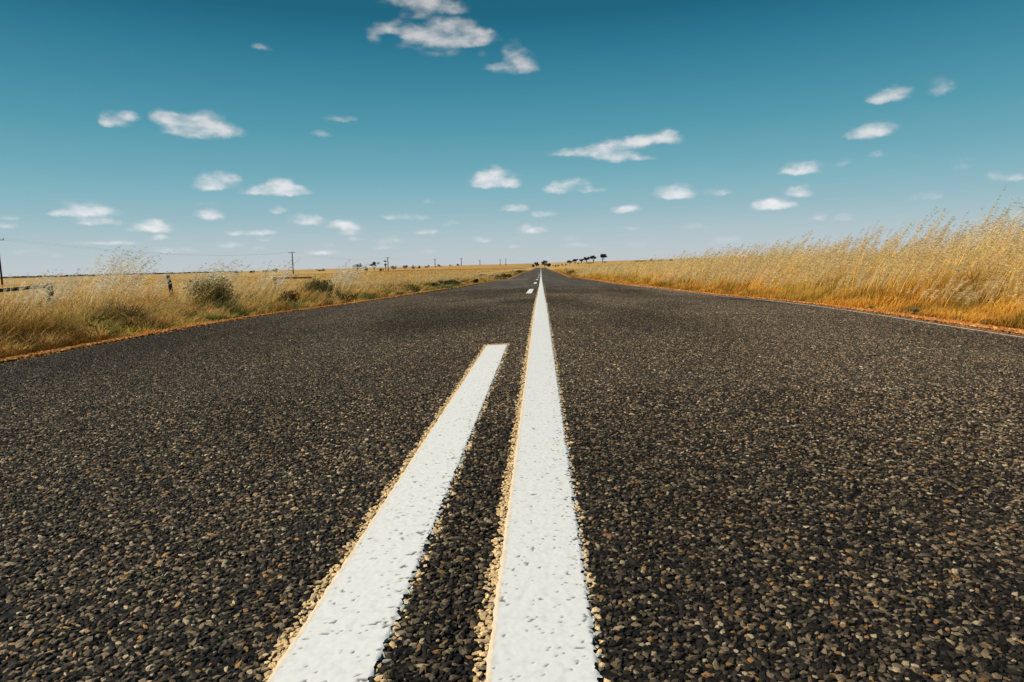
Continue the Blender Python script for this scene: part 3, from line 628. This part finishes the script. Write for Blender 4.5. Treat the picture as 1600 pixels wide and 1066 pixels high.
# ------------------------------------------------------------------ shrubs on the left verge
def tube(pts, rads, n=7):
    pts = np.array(pts, float); V = []; Q = []
    for i, p in enumerate(pts):
        d = pts[min(i + 1, len(pts) - 1)] - pts[max(i - 1, 0)]; d /= np.linalg.norm(d) + 1e-9
        u = np.cross(d, [0, 1, 0] if abs(d[1]) < .9 else [1, 0, 0]); u /= np.linalg.norm(u); v = np.cross(d, u)
        for k in range(n):
            a = 2 * math.pi * k / n; V.append(p + (u * math.cos(a) + v * math.sin(a)) * rads[i])
    for i in range(len(pts) - 1):
        for k in range(n): Q.append((i * n + k, i * n + (k + 1) % n, (i + 1) * n + (k + 1) % n, (i + 1) * n + k))
    m = len(V); V += [pts[0], pts[-1]]; T = []
    for k in range(n): T.append((m, (k + 1) % n, k)); T.append((m + 1, m - n + k, m - n + (k + 1) % n))
    return np.array(V), np.array(Q), np.array(T)
def tubes(name, lst, mat, parent=None, n=7):
    V, Q, T, o = [], [], [], 0
    for pts, rads in lst:
        v, q, t = tube(pts, rads, n); V.append(v); Q.append(q + o); T.append(t + o); o += len(v)
    return mesh_np(name, np.concatenate(V), tris=np.concatenate(T), quads=np.concatenate(Q), mat=mat, parent=parent, smooth=True)
def shrub(px, d, w, h, n, size, c1, c2, label, lobes=7, spiky=False, name='shrub'):
    cx, cy = ray(px, d); cz = float(zt(cx, cy)); e = empty(name, (cx, cy, cz)); tag(e, label, 'shrub', 'shrubs on the left verge')
    st = []
    for k in range(9):
        a = rng.uniform(0, 6.28); r = w * rng.uniform(.15, .42); st.append(([(0, 0, -.02), (r * .5 * math.cos(a), r * .5 * math.sin(a), h * .4), (r * math.cos(a), r * math.sin(a), h * .8)], [.012, .008, .003]))
    tubes('stem', st, M_BARK, e, 5)
    A = Acc()
    cs_ = [(rng.uniform(-.5, .5) * w * .75, rng.uniform(-.4, .4) * w * .6, h * rng.uniform(.25, .68)) for _ in range(lobes)]
    rs_ = [(w * rng.uniform(.17, .30), w * rng.uniform(.17, .28), h * rng.uniform(.22, .34)) for _ in range(lobes)]
    A.add(leaf_cloud(cs_, rs_, int(n * .5) if spiky else n, size, c1, c2, hang=1.2 if spiky else 0))
    if spiky:
        m = n // 2; a = rng.uniform(0, 6.28, m); rag = .55 + .75 * vnoise(a * 1.3 + w * 40, a * 0, int(n) % 97); r = rng.random(m) ** .6 * w * .50 * rag
        P = np.stack([r * np.cos(a), r * np.sin(a), np.full(m, 0.)], -1); hh = h * (1.2 - .5 * r / (w * .46)) * rng.uniform(.45, 1.15, m) * (.6 + .6 * vnoise(P[:, 0] / w * 5 + 7, P[:, 1] / w * 5, 3))
        A.add(blades(P, hh, np.stack([np.cos(a) * r * .6 + .12 * hh, np.sin(a) * r * .6], -1), np.full(m, size * .35), tone(m, c1), tone(m, c2), tone(m, np.array(c2) * 1.4 + np.array((.10, .07, .02))), rng.uniform(0, .2, m)))
    m = n // 22; a = rng.uniform(0, 6.28, m); r = w * rng.uniform(.25, .55, m); P = np.stack([r * np.cos(a), r * np.sin(a), np.zeros(m)], -1); hh = h * rng.uniform(.25, .6, m)
    A.add(blades(P, hh, np.stack([.4 * hh * rng.normal(1, .5, m), .25 * hh * rng.normal(0, 1, m)], -1), np.full(m, .0032 + .0006 * d), tone(m, (.40, .22, .06), .3), tone(m, (.70, .46, .15), .3), tone(m, (.90, .68, .32), .2), rng.uniform(0, .4, m)))
    A.build('foliage', M_LEAF, e); return e
DG1, DG2 = (.030, .036, .012), (.085, .085, .026); OL1, OL2 = (.06, .065, .016), (.19, .165, .045); BR1, BR2 = (.045, .028, .015), (.15, .09, .04); LG1, LG2 = (.09, .13, .035), (.22, .28, .08)
shrub(491, 15.2, .70, .66, 6000, .018, DG1, DG2, 'dark green rounded bush, darkest on the left verge', spiky=True)
shrub(325, 9.8, .62, .68, 5200, .013, OL1, OL2, 'olive green upright bush right of the leaning fence post', spiky=True)
shrub(350, 9.3, .42, .30, 1500, .012, OL1, OL2, 'small grey green bush at the foot of the olive bush', spiky=True)
shrub(180, 7.2, .66, .38, 3600, .011, BR1, BR2, 'brown heaped bush near the road edge below the leaning fence post', lobes=11, spiky=True)
shrub(128, 7.2, .34, .26, 2000, .012, BR1, OL1, 'low brown and green bush left of the brown heaped bush', spiky=True)
shrub(385, 12.2, .42, .36, 2200, .015, BR1, BR2, 'brown bush in front of the fence rail between the two green bushes', spiky=True)
shrub(232, 8.2, .32, .28, 1800, .012, OL1, OL2, 'low olive bush at the foot of the leaning fence post', spiky=True)
shrub(628, 24, .8, .36, 2200, .026, DG1, OL1, 'low dark bush beyond the dark green bush, left one', spiky=True)
shrub(665, 28, 1.1, .40, 2600, .03, DG1, DG2, 'low dark bush furthest left of a dark row by the far verge')
shrub(692, 32, 1.3, .42, 2600, .03, DG1, OL1, 'wide low dark bush midway along the far left verge', spiky=True)
shrub(706, 36, 1.0, .40, 2000, .03, DG1, DG2, 'low dark bush at the right end of the dark row')
shrub(788, 88, 1.8, .6, 1600, .06, OL1, OL2, 'dull green thicket left of the left guide post')
shrub(812, 132, 1.8, .8, 900, .08, OL1, OL2, 'long dark thicket beyond the left guide post')
shrub(765, 75, 2.6, .8, 2000, .08, DG1, OL2, 'patchy green thicket on the far left verge')
shrub(455, 11.5, .6, .20, 700, .014, LG1, LG2, 'bright green weeds by the road below the dark green bush', spiky=True)
shrub(700, 27, 1.0, .2, 600, .025, LG1, LG2, 'bright green weeds by the road in front of the dark row', spiky=True)
shrub(575, 15.5, .6, .22, 600, .016, LG1, LG2, 'bright green weeds right of the dark green bush', spiky=True)
def right_shrub(px, d, w, h, n, size, c1, c2, label):
    e = shrub(px, d, w, h, n, size, c1, c2, label); e['group'] = 'green weeds along the right bank'; e['category'] = 'weed'; e.name = 'weed'
for (px, d, lab) in [(1592, 4.75, 'dark green weed at the right edge of the photo'), (1548, 4.9, 'green weed second from the right edge'), (1500, 5.25, 'green weed at the foot of the tall right grass'), (1430, 5.9, 'small green weed on the right gravel edge'), (1365, 6.5, 'tiny green weed between the taller grass and gravel'), (1215, 9.2, 'grey green weed further up the right edge')]:
    right_shrub(px, 3.72 * F / (px - 845) + .1, rng.uniform(.06, .15), rng.uniform(.05, .10), 120, .010, (.10, .12, .035), (.26, .27, .09), lab)
right_shrub(892, 98, 1.3, .8, 700, .07, (.16, .14, .04), (.34, .27, .08), 'olive thicket just right of the right guide post')

# ------------------------------------------------------------------ fence
fence = empty('wire_fence', (-14, 25, float(zt(-14, 25))))
tag(fence, 'old farm fence of timber posts, rails and wire in the left grass', 'fence')
FX, FY0, FZ0 = -14, 25, float(zt(-14, 25))
def rel(x, y, z): return (x - FX, y - FY0, z - FZ0)
def post(y, zt_, r, leanx=0, leany=0, mat=None, n=9, name='post', lab=None):
    g = float(zt(-14, y)) - .25; m = 5; pts = []
    for i in range(m + 1):
        t = i / m; pts.append(rel(-14 + leanx * t + math.sin(t * 9 + y) * .012, y + leany * t, g + (zt_ - g) * t))
    o = tubes(name, [(pts, [r * (1.05 - .12 * i / m) for i in range(m + 1)])], mat or M_TIMBER, fence, n)
    if lab: o['label'] = lab
ya = 845 and 14 * 1067
post(18.9, .30, .085, .05, 0, lab='thick weathered post at the end of the near rail')
post(25.6, .42, .075, -.22, 0, lab='leaning dark timber post')
post(35.8, .12, .085, -.1, 0, lab='post at the end of the far rail')
for y in (15.3, 16.9): post(y, .30 if y < 16 else .16, .022, 0, 0, M_RUST, 5, 'steel_picket')
post(40.2, -.08, .022, 0, 0, M_RUST, 5, 'steel_picket')
tubes('rail', [([rel(-14, 18.9, .22), rel(-14.03, 17, .16), rel(-13.98, 15, .13), rel(-14, 12.8, .10)], [.045, .05, .045, .05])], M_TIMBER, fence, 8)
tubes('rail', [([rel(-14.1, 35.8, .05), rel(-14, 38.5, .03), rel(-14.05, 41.5, -.02)], [.04, .045, .04])], M_TIMBER, fence, 8)
for k in range(3):
    pts = [rel(-14, y, float(zt(-14, y)) + .25 + .25 * k) for y in np.linspace(12, 41, 40)]
    tubes('wire', [(pts, [.003] * 40)], M_WIRE, fence, 4)

# ------------------------------------------------------------------ power line
def pole(px, d, ztop, label):
    x, y = ray(px, d); g = float(zt(x, y)); e = empty('power_pole', (x, y, g)); tag(e, label, 'power pole', 'power poles along the left paddock')
    H = ztop - g; r = .17 if d < 250 else .17 + .0003 * d
    tubes('pole', [([(0, 0, -.5), (0, 0, H * .5), (0, 0, H)], [r * 1.1, r * .95, r * .75])], M_TIMBER, e, 10)
    zc = H - .45; th = .11 if d < 250 else .11 + .0002 * d
    V = np.array([(sx_ * 1.55, sy_ * th / 2 - r - th / 2, zc + sz_ * th / 2) for sx_ in (-1, 1) for sy_ in (-1, 1) for sz_ in (-1, 1)])
    mesh_np('crossarm', V, quads=[(0, 1, 3, 2), (4, 6, 7, 5), (0, 4, 5, 1), (2, 3, 7, 6), (0, 2, 6, 4), (1, 5, 7, 3)], mat=M_TIMBER, parent=e)
    for s in (-1.4, 1.4): tubes('insulator', [([(s, -r - th / 2, zc + th / 2), (s, -r - th / 2, zc + .17 + th / 2), (s, -r - th / 2, zc + .32 + th / 2)], [.05, .09, .03])], M_WIRE, e, 8)
    return x, y - r - th / 2, g + zc + .3 + th / 2
PP = [pole(2, 135, 8.45, 'nearest power pole at the left edge of the photo'),
      pole(458.5, 302, 8.4, 'power pole standing above the dark green bush'),
      pole(607, 480, 7.3, 'third power pole from the left, beside the two-tiered tree'),
      pole(680.5, 690, 7.4, 'power pole at the left end of the low golden hill'),
      pole(721.5, 800, 8.6, 'power pole on the golden hill, taller looking of the two there'),
      pole(750.5, 1050, 7.6, 'short far power pole on the golden hill'),
      pole(782, 1500, 10.5, 'faint pole far away left of the guide post'),
      pole(791, 1600, 13.0, 'tall faint pole far away beside the road')]
PP.insert(0, (PP[0][0] - 5, -40, 8.2))
for i in range(4):
    a, b = PP[i], PP[i + 1]
    for s, w_ in ((-1.4, 'left'), (1.4, 'right')):
        pts = [(a[0] + (b[0] - a[0]) * t + s, a[1] + (b[1] - a[1]) * t, a[2] + (b[2] - a[2]) * t - 2.4 * 4 * t * (1 - t)) for t in np.linspace(0, 1, 17)]
        o = tubes('power_cable', [(pts, [.009] * 17)], M_WIRE, None, 4)
        tag(o, '%s sagging cable %s' % (w_, ['reaching the nearest power pole from behind', 'between the nearest and the second power pole', 'between the second and the third power pole', 'between the third and the fourth power pole'][i]), 'cable', 'cables of the power line')

# ------------------------------------------------------------------ guide posts
def guide_post(x, y, label):
    g = float(zt(x, y)); e = empty('guide_post', (x, y, g)); tag(e, label, 'guide post', 'white guide posts at the road edge')
    w, t, H = .06, .022, 1.0
    prof = [(-w, 0), (-w, H - .05), (-w * .6, H), (w * .6, H), (w, H - .05), (w, 0)]
    V = [(a, -t, b) for a, b in prof] + [(a, t, b) for a, b in prof]; n = len(prof)
    me = bpy.data.meshes.new('post_body'); me.from_pydata(V, [], [tuple(range(n)), tuple(range(2 * n - 1, n - 1, -1))] + [(i, i + n, (i + 1) % n + n, (i + 1) % n) for i in range(n)])
    me.materials.append(M_WHITE); b_ = bpy.data.objects.new('post_body', me); COL.objects.link(b_); b_.parent = e
    V = [(a, y_, z_) for a in (-.035, .035) for y_ in (-t - .012, -t - .003) for z_ in (H - .27, H - .15)]
    mesh_np('reflector', V, quads=[(0, 1, 3, 2), (4, 6, 7, 5), (0, 4, 5, 1), (2, 3, 7, 6), (0, 2, 6, 4), (1, 5, 7, 3)], mat=M_RED, parent=e)
gx, gy = ray(801, 99); guide_post(gx, gy, 'white guide post at the left edge of the far road')
gx, gy = ray(884, 108); guide_post(gx, gy, 'white guide post at the right edge of the far road')

# ------------------------------------------------------------------ far trees
TC1, TC2 = (.035, .035, .022), (.10, .09, .05)
def tree(px, d, w, h, kind, label, group, base=None, lean=0.0, c1=TC1, c2=TC2, n=1500):
    x, y = ray(px, d); g = float(zt(x, y)); e = empty('gum_tree' if kind != 'bush' else 'far_bush', (x, y, g))
    tag(e, label, 'tree' if kind != 'bush' else 'bush', group)
    A = Acc(); lobes = []
    if kind == 'umbrella':
        top = h * .80
        for k in range(12): lobes.append(((rng.uniform(-.42, .42) * w + lean * w, rng.uniform(-.4, .4) * w, top + rng.uniform(-.20, .10) * h), (w * rng.uniform(.14, .26), w * .22, h * rng.uniform(.07, .13))))
        lobes.append(((w * .15 + lean * w, 0, h * .62), (w * .16, w * .16, h * .06)))
    elif kind == 'round':
        for k in range(12): lobes.append(((rng.uniform(-.34, .34) * w, rng.uniform(-.34, .34) * w, h * rng.uniform(.38, .80)), (w * rng.uniform(.14, .24),) * 2 + (h * rng.uniform(.12, .18),)))
    elif kind == 'tiered':
        for (zz, ww) in ((.92, .9), (.62, .9), (.55, .5)):
            for k in range(4): lobes.append(((rng.uniform(-.3, .3) * w * ww, rng.uniform(-.3, .3) * w, h * zz), (w * .2, w * .2, h * .05)))
    else:
        for k in range(7): lobes.append(((rng.uniform(-.4, .4) * w, rng.uniform(-.4, .4) * w, h * rng.uniform(.2, .7)), (w * rng.uniform(.14, .26),) * 2 + (h * rng.uniform(.15, .3),)))
    A.add(leaf_cloud([l[0] for l in lobes], [l[1] for l in lobes], n, .032 * (w + h), c1, c2)); A.build('crown', M_LEAF, e)
    tr = max(.10, .022 * h); limbs = [([(0, 0, -.4), (lean * w * .3, 0, h * .3), (lean * w * .6, 0, h * .5)], [tr * 1.3, tr, tr * .8])]
    for l in lobes[::2]: limbs.append(([(lean * w * .4, 0, h * (.22 if kind == 'umbrella' else .25)), (l[0][0] * .6 + lean * w * .2, l[0][1] * .6, l[0][2] * .7), l[0]], [tr * .7, tr * .5, tr * .25]))
    tubes('trunk', limbs, M_BARK, e, 6); return e
G1 = 'gum trees along the skyline right of the road'
D = 700
for (px, w, h, ln, lab) in [(890.5, 5.2, 5.2, .0, 'first umbrella-shaped gum of the skyline row, nearest the road'), (899, 5.2, 6.3, .05, 'second umbrella-shaped gum of the skyline row from the road'), (908.5, 4.4, 5.8, .05, 'slim open gum in the middle of the skyline row'),
        (916, 5.6, 7.2, .1, 'wide flat-topped gum between the slim gum and the two tallest'), (927.5, 6.4, 8.6, .0, 'second tallest gum of the skyline row'), (941, 5.8, 9.6, .22, 'tallest gum at the right end of the skyline row, leaning right')]:
    tree(px, D, w, h, 'umbrella', lab, G1, lean=ln)
G2 = 'low bushes along the right skyline'
for (px, w, h, lab, dd) in [(904, 3, 2.4, 'dark bush under the slim gum', 690), (922, 7, 1.5, 'long low bush between the two tallest gums', 690), (946, 3.4, 2.2, 'dark bush at the foot of the tallest gum', 690), (867, 4.5, 3.3, 'low tree just right of the big roadside tree', 720), (873, 3.5, 3.0, 'low tree in the row between roadside tree and skyline gums, left one', 720),
        (879, 3.5, 3.2, 'low tree in the middle of the low row right of the road', 720), (884, 3, 2.6, 'low tree at the right end of the low row by the skyline gums', 720), (995, 5, 2.4, 'small bush on the right skyline before the taller bush', 620), (1004, 6, 1.8, 'flat bush left of the taller skyline bush', 620), (1020, 5, 3.8, 'taller dark bush on the right skyline beyond the gums', 620), (1032, 5, 2.2, 'small bush right of the taller skyline bush', 620), (1048, 6, 2.4, 'dark bush half hidden by the tall grass on the right skyline', 600), (1080, 8, 2.4, 'bush furthest right on the skyline, behind the oats', 600)]:
    tree(px, dd, w, h, 'bush', lab, G2, n=300)
tree(851.5, 560, 5.6, 6.6, 'round', 'big dark tree at the end of the road, right of it', 'trees at the end of the road', n=600, c1=(.05, .045, .03), c2=(.13, .11, .06))
tree(858, 560, 3.6, 3.8, 'round', 'smaller tree touching the big dark tree at its right', 'trees at the end of the road')
tree(839, 590, 4.8, 5.4, 'round', 'rounded brownish tree at the end of the road, left of it', 'trees at the end of the road', c1=(.05, .04, .03), c2=(.12, .10, .07))
tree(833, 470, 2.4, 2.8, 'round', 'small dark green tree at the left edge of the road end', 'trees at the end of the road', c1=(.012, .022, .010), c2=(.03, .045, .02))
G3 = 'trees along the left skyline'
for (px, dd, w, h, kd, lab) in [(372, 900, 9, 5.0, 'bush', 'leftmost pair of small trees on the left skyline'), (395, 900, 9, 5.5, 'bush', 'small tree group left of the far fence rail'), (416, 800, 7, 5.0, 'round', 'small round tree above the far fence rail'), (432, 800, 10, 6.0, 'round', 'wider round tree just left of the second power pole'),
        (500, 900, 12, 4.0, 'bush', 'low flat bush right of the second power pole'), (559, 560, 6.5, 7.0, 'umbrella', 'spreading gum above the grass midway between second and third power poles'), (572, 560, 3.5, 5.2, 'bush', 'small tree between the two spreading gums'), (585, 540, 7.2, 8.0, 'umbrella', 'spreading gum left of the two-tiered tree'), (596, 540, 3.8, 4.2, 'bush', 'bush at the foot of the two-tiered tree'), (603, 540, 2.8, 8.6, 'tiered', 'two-tiered slender tree beside the third power pole'),
        (616, 560, 5, 5.0, 'round', 'round tree just right of the third power pole'), (635, 600, 6, 4.5, 'bush', 'dark bush left of the golden hill'), (646, 600, 4.5, 4.6, 'bush', 'dark bush touching the left foot of the golden hill'), (654, 620, 4, 4.4, 'bush', 'small bush on the left foot of the golden hill'),
        (668, 760, 5, 4.6, 'bush', 'bush on the crest left of the fourth power pole'), (687, 800, 6, 5.0, 'bush', 'bush on the crest right of the fourth power pole'), (705, 850, 4, 5.0, 'bush', 'small bush on the crest midway between two poles'), (717, 850, 5, 5.4, 'bush', 'dark bush beside the pole on the hill')]:
    tree(px, dd, w, h, kd, lab, G3, n=320)
xs_ = np.linspace(-128, -18, 40); ys_ = np.linspace(500, 625, 14); X, Y = np.meshgrid(xs_, ys_); X = X + (fbm(Y * .02, Y * 0, 77) - .5) * 20
M_STUB = mat_noise('orange_stubble', (.38, .20, .055), (.60, .34, .10), .12, .95)
tag(mesh_np('stubble_field', np.stack([X, Y, zt(X, Y) + .25], -1).reshape(-1, 3), quads=grid_quads(14, 40), mat=M_STUB, smooth=True), 'orange stubble paddock below the crest of the left hill', 'field', kind='structure')
# far wood: one mass along the left horizon
A = Acc(); cs_, rs_ = [], []
for t in np.linspace(0, 1, 260):
    px = 0 - 60 + 420 * t; x, y = ray(px, 2300); hh = rng.uniform(3, 8) * (1 - .45 * t)
    cs_.append((x, y + rng.uniform(-60, 60), float(zt(x, y)) + hh * .45)); rs_.append((9, 12, hh * .55))
A.add(leaf_cloud(cs_, rs_, 14000, 2.0, (.03, .03, .025), (.06, .055, .04))); tag(A.build('far_woodland', M_LEAF), 'dark line of far-off woods on the left horizon', 'woodland', kind='stuff')
